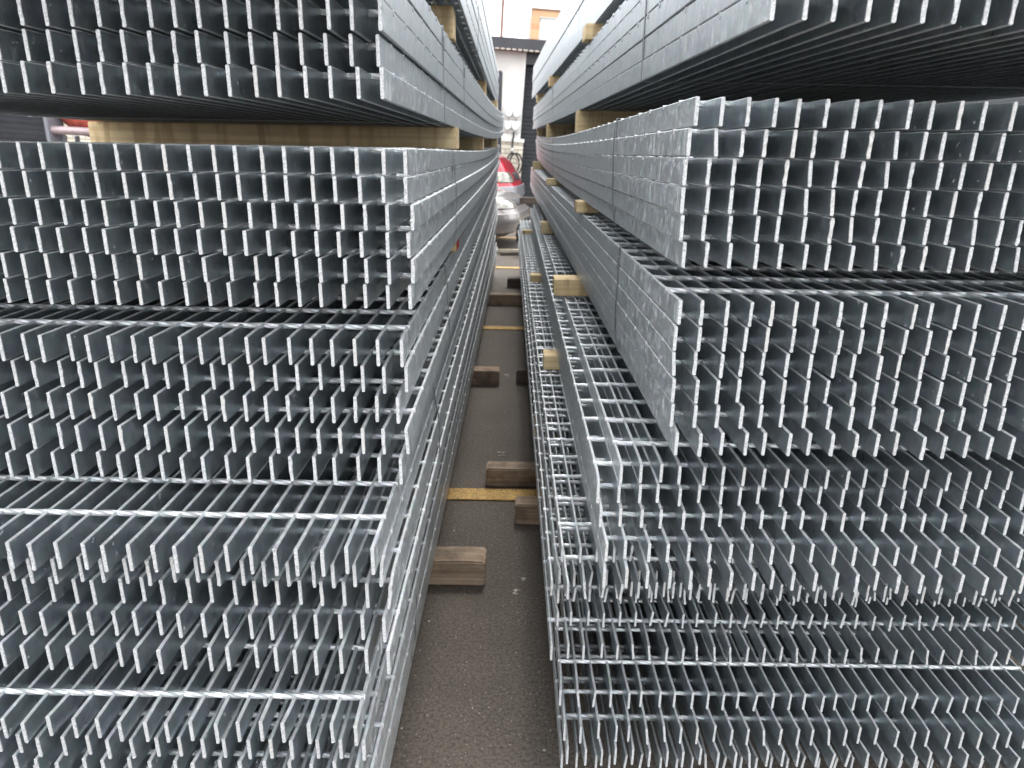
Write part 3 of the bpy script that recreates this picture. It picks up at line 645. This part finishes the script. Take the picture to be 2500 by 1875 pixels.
def loft(tbl, z0, z1, nz, u0, u1, nu, off, m, name, parent, cap=True, thick=None):
    bm = bmesh.new(); rows_ = []; closed = abs(u1 - u0 - 2 * math.pi) < 1e-6
    for i in range(nz + 1):
        z = z0 + (z1 - z0) * i / nz
        rows_.append([bm.verts.new(outline(tbl, z, u0 + (u1 - u0) * k / nu, off)) for k in range(nu if closed else nu + 1)])
    for a, b_ in zip(rows_, rows_[1:]):
        n = len(a)
        for k in range(n if closed else n - 1): bm.faces.new((a[k], a[(k + 1) % n], b_[(k + 1) % n], b_[k]))
    if closed and cap: bm.faces.new(rows_[-1]); bm.faces.new(rows_[0][::-1])
    if thick: bmesh.ops.recalc_face_normals(bm, faces=bm.faces[:]); bmesh.ops.solidify(bm, geom=bm.faces[:], thickness=thick)
    return done(name, bm, M[m], parent, True)
def car(loc, rz, paint, bumper, label, T, zs, b0, b1, l0, l1, h):
    c_ = empty('parked_car', loc, rz, label, 'car', 'cars parked in the yard')
    TAU = 2 * math.pi
    c_.scale = (1, 1, zs)
    loft(T, 0.17, 0.92 + h, 40, 0, TAU, 160, 0.0, paint, 'body', c_)
    w_ = loft(GLS, 0.90, 1.32, 10, 0, TAU, 96, 0.0, 'glass', 'windows', c_); w_.location.z = h
    w_ = loft(ROOF, 1.31, 1.41, 8, 0, TAU, 96, 0.0, paint, 'roof', c_); w_.location.z = h
    for u in (0.35, -0.35, 1.35, -1.35, 2.75, -2.75):
        bm = bmesh.new(); p0 = outline(GLS, 0.90, u, 0.01); p1 = outline(GLS, 1.32, u, 0.01); bm_tube(bm, [p0, outline(GLS, 1.1, u, 0.012), p1], 0.03, 8); done('pillar', bm, M[paint], c_, True).location.z = h
    loft(T, b0, b1, 12, -1.15, 1.15, 60, 0.014, bumper, 'bumper', c_, thick=0.012)
    loft(T, b0, b1, 12, math.pi - 1.1, math.pi + 1.1, 60, 0.022, bumper, 'bumper', c_, thick=0.012)
    loft(T, (b0 + b1) / 2, (b0 + b1) / 2 + 0.02, 2, -1.1, 1.1, 60, 0.018, 'greypaint', 'bumper_groove', c_)
    loft(T, l0 + 0.02, l1 - 0.02, 6, -0.05, 0.05, 16, 0.006, 'hose', 'grille', c_, thick=0.004)
    for s_ in (1, -1):
        a, b_ = sorted((s_ * 0.15, s_ * 0.66))
        hl = loft(T, l0, l1, 8, a, b_, 24, 0.009, 'lamp', 'headlight', c_, thick=0.006)
        a, b_ = sorted((s_ * 0.64, s_ * 0.70))
        loft(T, l0 + 0.01, l1 - 0.03, 6, a, b_, 8, 0.014, 'amber', 'indicator', c_, thick=0.004)
        a, b_ = sorted((s_ * (math.pi - 0.25), s_ * (math.pi - 0.8)))
        loft(T, l0 + 0.02, l1 + 0.02, 6, a, b_, 14, 0.008, 'redend', 'tail_lamp', c_, thick=0.005)
        for xw in (1.32, -1.28):
            wh = empty('wheel', (xw, s_ * 0.76, 0.30)); wh.parent = c_
            bm = bmesh.new(); bm_cyl(bm, (0, -0.095, 0), (0, 0.095, 0), 0.30, 0.30, 32); done('tyre', bm, M['tyre'], wh)
            bm = bmesh.new(); bm_cyl(bm, (0, s_ * 0.085, 0), (0, s_ * 0.102, 0), 0.19, 0.18, 24); done('rim', bm, M['rim'], wh)
            bm = bmesh.new(); bm_cyl(bm, (xw, s_ * 0.66, 0.31), (xw, s_ * 0.8485, 0.31), 0.345, 0.345, 32); done('wheel_arch', bm, M['hose'], c_)
    return c_
car((-2.05, 9.35, 0.0), R(-10), 'silver', 'silver', 'silver car nose with cloudy headlamp, the nearer of the two cars', CAR, 0.88, 0.22, 0.50, 0.55, 0.67, 0.0)
car((-2.10, 11.75, 0.05), R(-8), 'red', 'silverbump', 'red car with silver bumper parked behind the silver one', RED, 1.0, 0.26, 0.56, 0.61, 0.76, 0.20)
bpy.context.view_layer.update()
